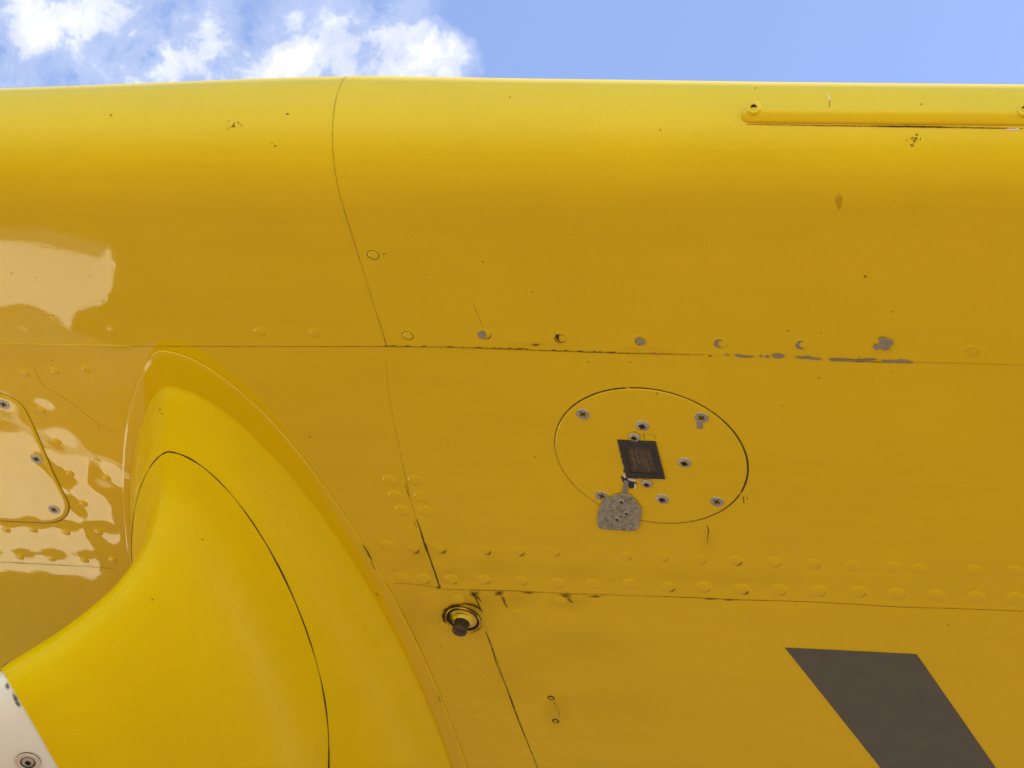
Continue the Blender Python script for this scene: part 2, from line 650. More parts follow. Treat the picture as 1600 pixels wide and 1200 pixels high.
XL, XR, YB = -1.7, 1.0, 1.15
G = .00012
le_panel('leading_edge_panel', XJ, XR, -.00015, .00040, 'right hand leading edge skin, slightly proud of its neighbour')
le_panel('leading_edge_panel', XL, XJ + .0010, .0001, .00015, 'left hand leading edge skin that tapers back')
xr_ax = axis(XJ, XR, -.72, .32, .0035)
xl_ax = axis(XL, XJ, -.72, .32, .0030)
ym = np.linspace(-.103, .158, 90)
ya = axis(.158, YB, .15, .60, .004, .1)
flat_panel('lower_skin_panel', lambda Y: SPLIT(Y) + 0, lambda Y: XR + 0 * Y, lambda X: SEAM1(X) - .0012, lambda X: SEAM2(X), xr_ax, ym)
flat_panel('lower_skin_panel', lambda Y: XL + 0 * Y, lambda Y: SPLIT(Y) + .0006, lambda X: SEAM1(X) - .0012, lambda X: SEAM2(X), xl_ax, ym, proud=-.00005)
flat_panel('lower_skin_panel', lambda Y: SPLITA(Y) + G * .7, lambda Y: XR + 0 * Y, lambda X: SEAM2(X) - .0012, lambda X: YB + 0 * X, xr_ax, ya, proud=-.0003)
flat_panel('lower_skin_panel', lambda Y: XL + 0 * Y, lambda Y: SPLITA(Y) - G * .7, lambda X: SEAM2(X) - .0012, lambda X: YB + 0 * X, axis(XL, -.166, -.72, .32, .003), ya, proud=-.0003)

# dark structure behind the joints
xs = axis(XL + .002, XR - .002, -.72, .32, .03, .2)
rows = [np.stack([xs, YB - .002 + 0 * xs, .006 + 0 * xs], -1), np.stack([xs, Y0 + 0 * xs, .0035 + 0 * xs], -1)]
for i in range(2, len(TH), 3):
    n = np.array([0, -math.sin(TH[i]), -math.cos(TH[i])])
    rows.append(np.stack([xs, Y0 + NY[i] * nose_k(xs), NZ[i] * nose_k(xs)], -1) - .0035 * n)
P = np.array(rows)
make('inner_structure', P.reshape(-1, 3), grid_faces(len(rows), len(xs)), CORK, WING)

# upper skin closes the aerofoil
xs = axis(XL, XR, -.72, .32, .03, .2)
k_ = nose_k(xs)
ys0, zs0 = Y0 + NY[-1] * k_, NZ[-1] * k_
rows = []
for t in np.linspace(0, 1, 24):
    Y = ys0 + (YB - ys0) * t
    Z = zs0 * (1 - t) + .055 * math.sin(math.pi * t ** .62) * (1 - t) ** .3 + .004 * t
    rows.append(np.stack([xs, Y, Z], -1))
P = np.array(rows)
make('upper_skin', P.reshape(-1, 3), grid_faces(len(rows), len(xs)), YELLOW, WING)

# ------------------------------------------------------------------ strut with its fairing (lofted teardrop sections)
A0 = np.array([-.357, -.059, 0.0])
STRUT = thing('wing_strut', 'streamlined wing strut, yellow flared root fairing and cuff above a white lower strut, bottom left', 'strut', (A0[0], A0[1], H))


def section(N, beta, gam, L, W, T, lp, pt, n=56):
    """Closed teardrop: nose at N, chord leaning down by beta, thickness direction turned by gam; lp and pt are the nose exponents left and right."""
    cd = np.array([0, math.cos(beta), -math.sin(beta)])
    td = np.array([math.cos(gam), 0, -math.sin(gam)])
    ph = np.linspace(0, math.pi, n)
    c_ = T * ((1 - np.cos(ph)) / 2) ** 1.25

    def wid(c__, p_):
        fr = np.clip(c__ / L, 0, 1)
        front = (fr * (2 - fr)) ** p_
        tail = np.clip((c__ - L) / (T - L), 0, 1)
        return W * np.where(c__ <= L, front, np.cos(tail * math.pi / 2) ** 1.1)
    right = N + c_[:, None] * cd + wid(c_, pt)[:, None] * td
    cl = c_[::-1][1:-1]
    left = N + cl[:, None] * cd - wid(cl, lp)[:, None] * td
    return np.concatenate([right, left])


KEYS = [  # nose, beta, gamma, L, W, T, left exponent, right exponent
    ((-.357, -.0625, -.0010), 0, 0, .446, .1240, .86, .74, .51),
    ((-.357, -.0600, -.0022), 0, 0, .443, .1200, .85, .74, .52),
    ((-.357, -.0540, -.0085), 1, 0, .425, .1125, .82, .74, .54),
    ((-.357, -.0400, -.0185), 5, 0, .315, .0925, .68, .76, .55),
    ((-.3575, -.0220, -.0303), 8, 0, .205, .0715, .50, .68, .52),
    (tuple(on_y(258, 770, .004)), 8, 3, .200, .0560, .49, .70, .52),
    (tuple(on_y(236, 850, .026)), 6, 14, .165, .0470, .48, .58, .5),
    (tuple(on_y(188, 920, .042)), 3, 27, .14, .0420, .47, .52, .5),
    (tuple(on_y(106, 988, .054)), 0, 38, .125, .0400, .46, .5, .5),
    (tuple(on_y(6, 1053, .066)), 0, 44, .11, .0390, .42, .5, .5),
    (tuple(on_y(-114, 1138, .105)), 0, 45, .09, .0330, .20, .5, .5),
]
kv = np.array([[*k_[0], R(k_[1]), R(k_[2]), *k_[3:]] for k_ in KEYS])
ext = kv[-1].copy()                            # the bare strut runs on to the fuselage, swept aft and slimmer
ext[:3] += np.array([-.80, .44, -.62])
ext[5:8] = (.05, .022, .12)


def catmull(i, t):
    p = [kv[max(0, min(len(kv) - 1, j))] for j in (i - 1, i, i + 1, i + 2)]
    return .5 * ((2 * p[1]) + (p[2] - p[0]) * t + (2 * p[0] - 5 * p[1] + 4 * p[2] - p[3]) * t * t + (3 * p[1] - p[0] - 3 * p[2] + p[3]) * t ** 3)


def sect(s):
    i = min(int(s), len(kv) - 2)
    v = catmull(i, s - i)
    return section(v[:3], *v[3:])


fair_bvh = []


def loft(name, ss, mat, label=None, extra=None, shrink=0.0):
    secs = [sect(s) for s in ss]
    if extra is not None:
        secs.append(section(extra[:3], *extra[3:]))
    if shrink:
        secs = [c_.mean(0) + (c_ - c_.mean(0)) * (1 - shrink) for c_ in secs]
    n = len(secs[0])
    verts = np.concatenate(secs)
    fs = []
    for r in range(len(secs) - 1):
        for c_ in range(n):
            d_ = (c_ + 1) % n
            fs.append((r * n + c_, (r + 1) * n + c_, (r + 1) * n + d_, r * n + d_))
    fair_bvh.append(BVHTree.FromPolygons([Vector(v) for v in verts], fs))
    o = make(name, verts, fs, mat, STRUT, origin=A0)
    if label:
        o['label'] = label
    return o


S_SEAM, S_CUT = 4.0, 9.0
loft('root_fairing', np.linspace(0, S_SEAM, 50), YELLOW_F, 'yellow flared root fairing against the wing')
loft('fairing_cuff', np.linspace(S_SEAM, S_CUT, 60), YELLOW_F, 'yellow cuff between root fairing and strut')
loft('strut_tube', np.concatenate([np.linspace(S_CUT - .25, 10, 12)]), WHITE, 'white painted lower strut', extra=ext, shrink=.012)

# flange of the fairing, riveted flat on the skin
oN = np.array([-.351, -.0975, 0])
outer = section(oN, 0, 0, .48, .1300, .95, .74, .5)
inner = section(np.array([-.357, -.0620, 0]), 0, 0, .446, .1235, .86, .74, .51)
lv = []
for z, cv, tt in ((-.0001, outer, 0), (-.0009, outer, .0), (-.0012, outer, .012), (-.0012, inner, 0), (-.001, inner, -.03)):
    cm = np.array([-.354, .3, 0])
    a = cv + (cm - cv) * tt
    a[:, 2] = z
    lv.append(a)
lv[1] = lv[1] + (np.array([-.354, .3, 0]) - lv[1]) * .002
lv[1][:, 2] = -.0009
n = len(outer)
fs = []
for r in range(len(lv) - 1):
    for c_ in range(n):
        d_ = (c_ + 1) % n
        fs.append((r * n + c_, (r + 1) * n + c_, (r + 1) * n + d_, r * n + d_))
make('flange', np.concatenate(lv), fs, YELLOW, STRUT, False, origin=A0)
fair_bvh.append(BVHTree.FromPolygons([Vector(v) for v in np.concatenate(lv)], fs))


# ------------------------------------------------------------------ putting marks on the surfaces
def hit(x, y, trees):
    o, d = Vector(CAMP), Vector(px_ray(x, y)).normalized()
    best = None
    for t in trees:
        loc, nor, idx, dist = t.ray_cast(o, d)
        if loc is not None and (best is None or dist < best[2]):
            best = (loc, nor, dist)
    if best is None:
        p = flat(x, y)
        return Vector(p), Vector((0, 0, -1))
    nor = best[1]
    if nor.dot(d) > 0:
        nor = -nor
    return best[0], nor


def smooth_path(pts, step=6.0):
    pts = np.array(pts, float)
    o = []
    for i in range(len(pts) - 1):
        p = [pts[max(0, min(len(pts) - 1, j))] for j in (i - 1, i, i + 1, i + 2)]
        k_ = max(2, int(np.linalg.norm(p[2] - p[1]) / step))
        for t in np.arange(k_) / k_:
            o.append(.5 * ((2 * p[1]) + (p[2] - p[0]) * t + (2 * p[0] - 5 * p[1] + 4 * p[2] - p[3]) * t * t + (3 * p[1] - p[0] - 3 * p[2] + p[3]) * t ** 3))
    o.append(pts[-1])
    return np.array(o)


rr = random.Random(3)


def ribbon(name, pts, widths, mat, parent=WING, trees=None, lift=.00012, jitter=.3, step=5.0, origin=(0, 0, 0), label=None, dens=.85, bead=0.0):
    """A thin line of dirt or painted shade lying on the surface; widths in mm along it."""
    path = smooth_path(pts, step)
    hn = [hit(x, y, trees or skin_bvh) for x, y in path]
    n = len(path)
    verts, fs, fade = [], [], []
    sft = mat in SOFT
    grow = 1.35 if sft else 1.0
    for i in range(n):
        a, b_ = hn[max(0, i - 1)][0], hn[min(n - 1, i + 1)][0]
        nn = hn[i][1]
        side = nn.cross((b_ - a)).normalized()
        wd = float(np.interp(i / max(1, n - 1), np.linspace(0, 1, len(widths)), widths)) * .0005 * grow
        w1 = wd * (1 + rr.uniform(-jitter, jitter))
        w2 = wd * (1 + rr.uniform(-jitter, jitter))
        c_ = hn[i][0] + nn * lift
        up = nn * bead
        verts += [c_ + side * w1 - up * .3, c_ + side * w1 * .35 + up, c_ - side * w2 * .35 + up, c_ - side * w2 - up * .3]
        e = dens * (1 - jitter * .8 * rr.random()) * (0.0 if i in (0, n - 1) and n > 3 else 1.0)
        fade += [0, e, e, 0]
        if i:
            for q_ in range(3):
                fs.append((4 * i - 4 + q_, 4 * i - 3 + q_, 4 * i + 1 + q_, 4 * i + q_))
    o = make(name, [tuple(v) for v in verts], fs, SOFT.get(mat, mat), parent, bead > 0, origin=origin)
    if sft:
        add_fade(o, fade)
    if label:
        o['label'] = label
    return o


def blob(name, pts, mat, parent=WING, trees=None, lift=.00015, label=None, origin=(0, 0, 0), thick=0.0, sft=False, dens=.8):
    if mat in (BARE, PALE):                      # flaked paint has a ragged rim
        pts = smooth_path(list(pts) + [pts[0]], 2.0)[:-1]
        pts = [(x + rr.gauss(0, .45), y + rr.gauss(0, .38)) for x, y in pts]
    hn = [hit(x, y, trees or skin_bvh) for x, y in pts]
    v = [tuple(h[0] + h[1] * lift) for h in hn]
    n = len(v)
    c_ = sum((Vector(a) for a in v), Vector()) / n
    cn = sum((h[1] for h in hn), Vector()).normalized()
    bm = bmesh.new()
    top = [bm.verts.new(Vector(a)) for a in v]
    cv = bm.verts.new(c_ + cn * .00003)
    for i in range(n):
        bm.faces.new((top[i], top[(i + 1) % n], cv))
    if thick:
        bot = [bm.verts.new(Vector(a) - cn * thick) for a in v]
        for i in range(n):
            bm.faces.new((top[i], bot[i], bot[(i + 1) % n], top[(i + 1) % n]))
    bmesh.ops.translate(bm, verts=bm.verts, vec=-Vector(origin))
    bmesh.ops.recalc_face_normals(bm, faces=bm.faces)
    me = bpy.data.meshes.new(name)
    bm.to_mesh(me)
    bm.free()
    me.materials.append(SOFT.get(mat, mat) if sft else mat)
    o = bpy.data.objects.new(name, me)
    COL.objects.link(o)
    o.parent = parent
    if sft:
        add_fade(o, [0.0] * n + [dens])
    if label:
        o['label'] = label
    return o


def speck(x, y, rx, ry=None, mat=None, n=9, name='dirt_spot', ang=0.0, trees=None, parent=WING, origin=(0, 0, 0)):
    ry = ry or rx
    pts = []
    for i in range(n):
        a = 2 * math.pi * i / n
        j = rr.uniform(.7, 1.25)
        u, v = rx * math.cos(a) * j, ry * math.sin(a) * j
        pts.append((x + u * math.cos(ang) - v * math.sin(ang), y + u * math.sin(ang) + v * math.cos(ang)))
    pts = [(x + (u - x) * 1.5, y + (v - y) * 1.5) for u, v in pts]
    return blob(name, pts, mat or GRIME_SHADE, parent, trees, origin=origin, sft=(mat or GRIME_SHADE) in SOFT)


def lathe_mesh(name, prof, mats, seg=28, mids=None):
    """prof: list of (radius, height); height goes down, away from the skin."""
    verts, fs, mi = [], [], []
    for r, h in prof:
        for i in range(seg):
            a = 2 * math.pi * i / seg
            verts.append((r * math.cos(a), r * math.sin(a), -h))
    for j in range(len(prof) - 1):
        for i in range(seg):
            i2 = (i + 1) % seg
            fs.append((j * seg + i, (j + 1) * seg + i, (j + 1) * seg + i2, j * seg + i2))
            mi.append(mids[j] if mids else 0)
    if prof[-1][0] > 1e-6:
        fs.append(tuple((len(prof) - 1) * seg + i for i in range(seg)))
        mi.append(mids[-1] if mids else 0)
    me = bpy.data.meshes.new(name)
    me.from_pydata(verts, [], fs)
    for mt_ in (mats if isinstance(mats, (list, tuple)) else [mats]):
        me.materials.append(mt_)
    me.polygons.foreach_set('material_index', mi)
    me.polygons.foreach_set('use_smooth', [True] * len(fs))
    me.update()
    return me


def surf(x, y):
    p = flat(x, y)
    z = float(disp(np.array([p[0]]), np.array([p[1]]))[0])
    return Vector((p[0], p[1], z))


def dome(name, r, h):
    return lathe_mesh(name, [(r * 1.12, -.0002), (r * 1.05, .0001), (r, h * .30), (r * .9, h * .62), (r * .7, h * .86), (r * .4, h * .97), (r * .02, h)], YELLOW, 28)


RIV = dome('rivet_head', .0056, .00045)
RIVB = dome('rivet_head_large', .0064, .00055)
RIVS = dome('rivet_head_small', .0040, .00034)
RIVF = dome('rivet_head_faint', .0046, .00020)
RIVL = dome('rivet_head_left', .0036, .00085)

for i, p in enumerate(ROW_A):
    shared('rivet', RIV if p[0] > 1100 or i in (0,) else RIVS, WING, surf(*p))
for p in ROW_B:
    shared('rivet', RIVB if p[0] > 1060 else RIV, WING, surf(*p))
for p in SIX:
    shared('rivet', RIV, WING, surf(*p))
for p in LEFT:
    shared('rivet', RIVL, WING, surf(*p))
for p in LEFT_LOW:
    shared('rivet', RIVL, WING, surf(*p))
for p in LONE:
    shared('rivet', RIVF, WING, surf(*p))

# flush rivets along the leading edge skin, each outlined by a crack in the paint
RING = lathe_mesh('flush_rivet', [(.0047, .0001), (.0043, .00042), (.0038, .00044), (.0036, .00052), (.0020, .00060), (.0001, .00062)], [YELLOW, GRIME_SHADE], 26, [0, 1, 0, 0, 0])
RINGF = lathe_mesh('flush_rivet_faint', [(.0050, .0001), (.0044, .00042), (.0041, .00043), (.0038, .00052), (.0020, .00058), (.0001, .0006)], [YELLOW, STAIN], 26, [0, 1, 0, 0, 0])
for p in ((637, 524), (583, 398)):
    h = hit(*p, skin_bvh)
    shared('flush_rivet', RING, WING, h[0] + Vector((0, 0, .0002)), label='flush rivet with a dark crack all round')
for p in ((758, 522), (876, 528), (1126, 536), (1253, 538), (1520, 548), (491, 520), (405, 518), (1001, 532), (1380, 538), (175, 515)):
    h = hit(*p, skin_bvh)
    shared('flush_rivet', RINGF, WING, h[0] + Vector((0, 0, .0002)))
DRING = lathe_mesh('small_hole', [(.0030, -.0001), (.0029, .00012), (.0019, .00016), (.0017, .0000), (.0001, -.0002)], [GRIME_SHADE, STAIN], 18, [0, 0, 1, 1])
for p in ((861, 1091), (868, 1127)):
    shared('small_hole', DRING, WING, surf(*p) + Vector((0, 0, .0001)))


# chips and cracks in the paint
def crescent(x, y, r, a0, a1, wmm, mat, name='paint_chip', ry=.75):
    pts = [(x + r * math.cos(R(a)), y + r * ry * math.sin(R(a))) for a in np.linspace(a0, a1, 9)]
    return ribbon(name, pts, [.1, wmm, wmm * .9, .1], mat, lift=.00075, step=2.0)


crescent(758, 522, 8.5, 100, 250, 2.6, BARE)
blob('paint_chip', [(751, 517), (755, 515), (759, 518), (760, 523), (758, 527), (754, 525)], BARE, lift=.0007)
crescent(758, 522, 9.5, -10, 110, .8, GRIME_SHADE)
crescent(876, 528, 8.5, 0, 360, 1.0, GRIME_SHADE)
blob('paint_chip', [(868, 521), (874, 523), (873, 528), (876, 534), (871, 530)], GRIME_SHADE, lift=.0008)
blob('paint_chip', [(994, 527), (998, 526), (1005, 529), (1008, 533), (1006, 537), (1001, 538), (996, 534)], BARE, lift=.0008, label='bare grey rivet')
crescent(1001, 532, 8, 0, 360, .7, GRIME_SHADE)
crescent(1126, 536, 7, 80, 300, 2.6, BARE)
crescent(1126, 536, 8.5, 60, 320, .5, BROWN)
crescent(1253, 538, 7, 70, 290, 2.2, BARE)
crescent(1253, 538, 8.5, 60, 330, .5, GRIME_SHADE)
crescent(1520, 548, 8, 150, 400, .4, BROWN)
for cx_, cy_, rx_, ry_ in ((1371, 541, 6, 4.5), (1380, 530, 6.5, 4.5), (1390, 534, 6.5, 5), (1380, 536, 8, 6), (1384, 541, 8, 5)):
    blob('paint_chip', [(cx_ + rx_ * math.cos(a) * rr.uniform(.85, 1.1), cy_ + ry_ * math.sin(a) * rr.uniform(.85, 1.1)) for a in np.linspace(0, 6.28, 12, endpoint=False)], BARE, lift=.00075 + rr.uniform(0, .0001))
crescent(1384, 541, 7, 20, 330, .45, GRIME_SHADE)
crescent(1379, 530, 6, 170, 330, .5, GRIME_SHADE)
crescent(1371, 541, 6, 120, 300, .3, GRIME_SHADE)
for pts, mt_ in (
        ([(1148, 553), (1156, 553.5), (1164, 555), (1176, 556), (1177, 557.5), (1160, 557.5), (1150, 556)], BARE),
        ([(1207, 553), (1216, 551.5), (1225, 554), (1226, 556.5), (1218, 559), (1208, 558)], BARE),
        ([(1241, 556), (1250, 557), (1262, 555.5), (1272, 558), (1283, 560), (1282, 561.5), (1262, 560), (1246, 559)], BARE),
        ([(1297, 560), (1320, 559.5), (1340, 561), (1366, 559), (1369, 562), (1340, 563.5), (1310, 562.5), (1298, 562)], BARE),
        ([(1377, 562), (1400, 562), (1410, 561), (1426, 564.5), (1427, 566.5), (1400, 566), (1380, 564.5)], BARE),
        ([(1132, 552), (1138, 553), (1139, 555), (1133, 554.5)], BARE), ([(1196, 555), (1202, 554), (1202, 558), (1197, 558)], BARE),
        ([(1107, 554.5), (1113, 555.5), (1112, 557), (1107, 556)], BROWN), ([(1021, 550.5), (1030, 552), (1028, 554), (1022, 552.5)], BARE),
        ([(832, 537.5), (840, 536.5), (844, 538), (838, 539.5), (832, 539)], BROWN), ([(1186, 555), (1190, 554.5), (1191, 556.5), (1187, 557)], BARE)):
    blob('paint_chip', pts, mt_, lift=.00055)
for x in (604, 615, 636, 663, 702, 748, 772, 782, 797, 811, 817, 824, 865, 884, 907, 929, 938, 957):
    y = float(np.interp(x, [600, 690, 820, 960, 1100], [540, 541.5, 545, 550.5, 553.5]))
    speck(x, y, rr.uniform(2, 5), rr.uniform(1.0, 1.6), GRIME_SHADE)
ribbon('joint_line', [(605, 541), (700, 542), (820, 546), (960, 551), (1100, 554)], [.4, .7, .8, .7, .3], GRIME_SHADE, jitter=.6, lift=.0004)
ribbon('joint_line', [(1296, 563), (1360, 565), (1427, 566.5)], [.3, .9, .7], GRIME_SHADE, jitter=.4, lift=.0004)
ribbon('joint_line', [(1430, 566), (1520, 568), (1600, 570)], [.4, .25, .4], STAIN, jitter=.4, lift=.0004)
ribbon('joint_line', [(200, 541), (330, 541), (480, 541), (605, 541)], [.3, .5, .4, .7], BROWN, jitter=.5, lift=.0004)
le_pts = []
for t in np.linspace(R(2), R(128), 40):
    kk = float(nose_k(np.array([XJ]))[0])
    le_pts.append(tuple(project(np.array([XJ, Y0 + np.interp(t, TH, NY) * kk, np.interp(t, TH, NZ) * kk]))))
tip = min(range(len(le_pts)), key=lambda i: le_pts[i][1])
jp = [tuple(project(np.array([XJ, y_, 0.0]))) for y_ in np.linspace(-.228, float(SEAM1(XJ)), 14)]
ribbon('joint_line', jp[::-1] + le_pts[2:max(4, tip - 2)], [.6, .35, .3, .5, .3, .42, .3, .45, .25, .35, .25], GRIME_SHADE, jitter=.35, lift=.0006, dens=.7)

# the lower joints
ribbon('joint_line', [(650, 809), (657, 828), (662, 845), (668, 862), (678, 890), (687, 917)], [.5, 1.2, 2.0, 1.3, 1.4, .9], GRIME_SHADE, jitter=.35)
ribbon('joint_line', [(646, 812), (652, 826)], [.5, .8, .3], BROWN)
ribbon('joint_line', [(604, 560), (606, 600), (612, 640), (624, 700), (636, 755), (650, 809)], [.2, .3, .35, .5, .7, .5], STAIN, jitter=.5)
ribbon('joint_line', [(632, 752), (640, 780)], [.4, .7, .4], BROWN)
ribbon('joint_line', [(690, 921), (740, 922), (800, 923), (900, 928), (1000, 931), (1090, 934), (1145, 937)], [.5, .7, .5, .6, .3, .7, .7], GRIME_SHADE, jitter=.6)
ribbon('joint_line', [(1145, 937), (1260, 940), (1400, 948), (1500, 951), (1600, 955)], [.8, .6, .7, .5, .6], BROWN, jitter=.5)
ribbon('joint_line', [(612, 911), (650, 913), (687, 918)], [.4, .5, .8], BROWN, jitter=.5)
speck(686, 917, 3.5, 3, GRIME_SHADE)
ribbon('joint_line', [(738, 925), (746, 940), (752, 955)], [1.6, 1.1, .9], GRIME_SHADE)
ribbon('joint_line', [(758, 985), (768, 1010), (777, 1040), (790, 1070), (800, 1098), (810, 1125), (826, 1165), (842, 1205)], [.7, 1.2, .6, .8, 1.5, .9, .7, .8], GRIME_SHADE, jitter=.45)
ribbon('joint_line', [(760, 990), (772, 1020), (786, 1060), (802, 1100)], [.4, .5, .4, .9], BROWN)
for x, y, a, b_ in ((780, 927, 7, 3.5), (742, 928, 6, 4), (825, 926, 8, 1.6), (884, 931, 9, 3), (930, 932, 8, 1.8), (1110, 936, 9, 1.2), (1140, 937, 8, 1.2)):
    speck(x, y, a, b_, GRIME_SHADE if a != 9 else BROWN, 11)
for pts in ([(783, 930), (789, 942), (794, 952)], [(745, 931), (749, 937), (753, 942)], [(886, 934), (892, 939), (897, 942)]):
    ribbon('dirt_shade_streak', pts, [3.0, 2.0, .4], BROWN, lift=.0001, jitter=.4)
# dirt caught on the lower right of the rivets
for (x, y), k_ in (((646, 857), 1), ((688, 857), 1), ((758, 859), 1), ((811, 861), .8), ((866, 862), .7), ((978, 868), .6), ((1035, 870), .5), ((1095, 873), .5),
                   ((1150, 876), .9), ((1210, 878), .5), ((1272, 881), .5), ((663, 904), .7), ((706, 905), .5), ((757, 905), .7), ((815, 907), .5), ((871, 911), .4), ((1045, 917), .8), ((1101, 917), .5),
                   ((1160, 921), .8), ((1219, 922), .5), ((1280, 924), .5), ((1343, 925), .7)):
    pts = [(x + 9 * math.cos(R(a)), y + 1 + 6 * math.sin(R(a))) for a in np.linspace(-10, 110, 7)]
    ribbon('dirt_shade_streak', pts, [.1, 1.2 * k_, 2.0 * k_, .6 * k_, .1], STAIN if k_ < .75 else BROWN, lift=.0007, jitter=.5, step=2)
speck(1436, 889, 3, 2.4, BROWN)

# grey film rubbed over the skin round the drain and along the rivets
for x, y, rx_, ry_, dn_ in ((722, 962, 62, 40, .42), (745, 935, 46, 22, .35), (800, 935, 50, 20, .30), (890, 940, 46, 18, .30), (690, 905, 52, 26, .25), (660, 865, 60, 26, .22), (770, 885, 90, 26, .20),
                            (900, 895, 100, 26, .18), (1060, 900, 110, 26, .16), (1180, 905, 90, 24, .14), (640, 960, 40, 60, .2), (800, 1060, 70, 50, .16), (905, 1010, 120, 40, .14), (870, 1110, 30, 34, .28), (1105, 845, 20, 30, .18), (980, 1100, 160, 36, .10), (1380, 545, 26, 14, .2), (1010, 548, 60, 9, .2), (830, 540, 80, 8, .2), (365, 197, 18, 14, .2), (1426, 217, 16, 14, .22)):
    pts = [(x + rx_ * math.cos(a) * rr.uniform(.75, 1.2), y + ry_ * math.sin(a) * rr.uniform(.75, 1.2)) for a in np.linspace(0, 6.28, 20, endpoint=False)]
    blob('dirt_film', pts, SMEAR, lift=.00009 + rr.uniform(0, .00003), sft=True, dens=dn_ * .42)

# flecks, insects and scratches
for x, y, s in ((173, 180, 2.6), (449, 178, 2.8), (430, 228, 2.6), (425, 224, 1.4), (1032, 203, 2.2), (797, 152, 2), (1352, 432, 3), (520, 210, 1.6), (1395, 487, 2), (1232, 516, 2), (700, 690, 1.4),
                (238, 937, 2.2), (316, 843, 2.6), (175, 515, 4.2), (1180, 138, 2), (1440, 163, 2.4), (1283, 520, 1.5), (250, 640, 2), (253, 646, 1.6), (140, 430, 1.5), (55, 434, 1.5), (18, 427, 1.5), (1100, 520, 1.4), (1394, 582, 1.3), (1276, 587, 1.4), (905, 795, 1.2), (1509, 546, 1.6), (690, 1010, 1.5)):
    speck(x, y, s * .8, s * .6, GRIME_SHADE if s > 2.4 else BROWN, 8, trees=skin_bvh + fair_bvh)
for cx_, cy_, n_ in ((365, 197, 9), (1427, 216, 15)):
    for _ in range(n_):
        speck(cx_ + rr.gauss(0, 5), cy_ + rr.gauss(0, 4.5), rr.uniform(1, 2.8), rr.uniform(.7, 1.6), GRIME_SHADE if rr.random() < .4 else BROWN, 7, name='insect_mark', ang=rr.uniform(0, 3))
speck(1425, 227, 3, 1.8, GRIME_SHADE, 8, name='insect_mark', ang=.6)
speck(1311, 316, 5, 9, STAIN, 10)
ribbon('scratch', [(1104, 820), (1107, 828), (1106, 838), (1105, 852)], [.6, 1.1, .6, .3], BROWN)
ribbon('scratch', [(1161, 774), (1163, 789)], [.9, 1.1, .5], BROWN)
ribbon('scratch', [(1167, 776), (1168, 780)], [.5, .6, .3], BROWN)
ribbon('scratch', [(1294.5, 147), (1296, 157)], [.5, .9, .6], PALE)
ribbon('scratch', [(1296, 156), (1296.5, 168)], [.5, .5], BROWN)
ribbon('scratch', [(865, 1096), (872, 1110), (874, 1122)], [1.6, 1.2, .4], STAIN)
ribbon('scratch', [(738, 470), (748, 495), (757, 515)], [.4, .5, .4], STAIN)
ribbon('scratch', [(597, 397), (603, 396)], [.6, .5], BROWN)
# soft lap of doubler sheets under the paint, left of the fairing
ribbon('paint_ridge', [(52, 575), (66, 602), (90, 617), (120, 638), (150, 662), (178, 676)], [.8, 1.2, 1.6, 2.2, 2.6, 1.2], YELLOW, lift=.0003, jitter=.1, bead=.00025)
ribbon('paint_ridge', [(-20, 537), (40, 537), (90, 538.5), (150, 539), (205, 540)], [1.2, 1.8, 1.0, 1.4, .3], YELLOW, lift=.0003, jitter=.2, bead=.0005)
ribbon('joint_line', [(0, 878), (60, 881), (120, 884), (180, 888)], [.5, .7, .5, .4], BROWN, lift=.0004)

# ------------------------------------------------------------------ round cover
RC = .069


def ring_pts(a0, a1, n, rad):
    return [tuple(project(np.array([rad * math.cos(R(a)), rad * math.sin(R(a)), 0]))) for a in np.linspace(a0, a1, n)]


verts, fs = [(0, 0, 0)], []
radii = list(np.linspace(.006, RC - .0012, 14)) + [RC - .0005, RC - .0003, RC]
SEG = 96
for j, r in enumerate(radii):
    for i in range(SEG):
        a = 2 * math.pi * i / SEG
        verts.append((r * math.cos(a), r * math.sin(a), 0))
verts = np.array(verts, float)
verts[:, 2] = disp(verts[:, 0].copy(), verts[:, 1].copy()) - .00045
verts[-SEG:, 2] += .00065
verts[-2 * SEG:-SEG, 2] += .00012
for i in range(SEG):
    fs.append((0, 1 + (i + 1) % SEG, 1 + i))
for j in range(len(radii) - 1):
    for i in range(SEG):
        i2 = (i + 1) % SEG
        a = 1 + j * SEG
        fs.append((a + i, a + i2, a + SEG + i2, a + SEG + i))
COVER = make('round_cover', verts, fs, YELLOW, WING)
COVER['label'] = 'round inspection cover held by nine cross head screws'
cover_bvh = BVHTree.FromPolygons([Vector(v) for v in verts], fs)
# the gap round the cover: wide and dark at the upper right, hardly open at the lower left
for i, (a0, a1, ws, mt_) in enumerate(((-175, -95, [.3, .8, 1.3, 1.5], GRIME_SHADE), (-95, 30, [1.4, 1.0, 1.2, 1.4, 1.5, 1.1], GRIME_SHADE), (30, 75, [1.1, .8, .6], GRIME_SHADE), (75, 112, [.6, .5, .3], BROWN), (118, 186, [.5, .3, .45, .35], BROWN))):
    ribbon('gap_line', ring_pts(a0, a1, 26, RC + .0006), ws, mt_, COVER, lift=.0002, jitter=.15, step=6)


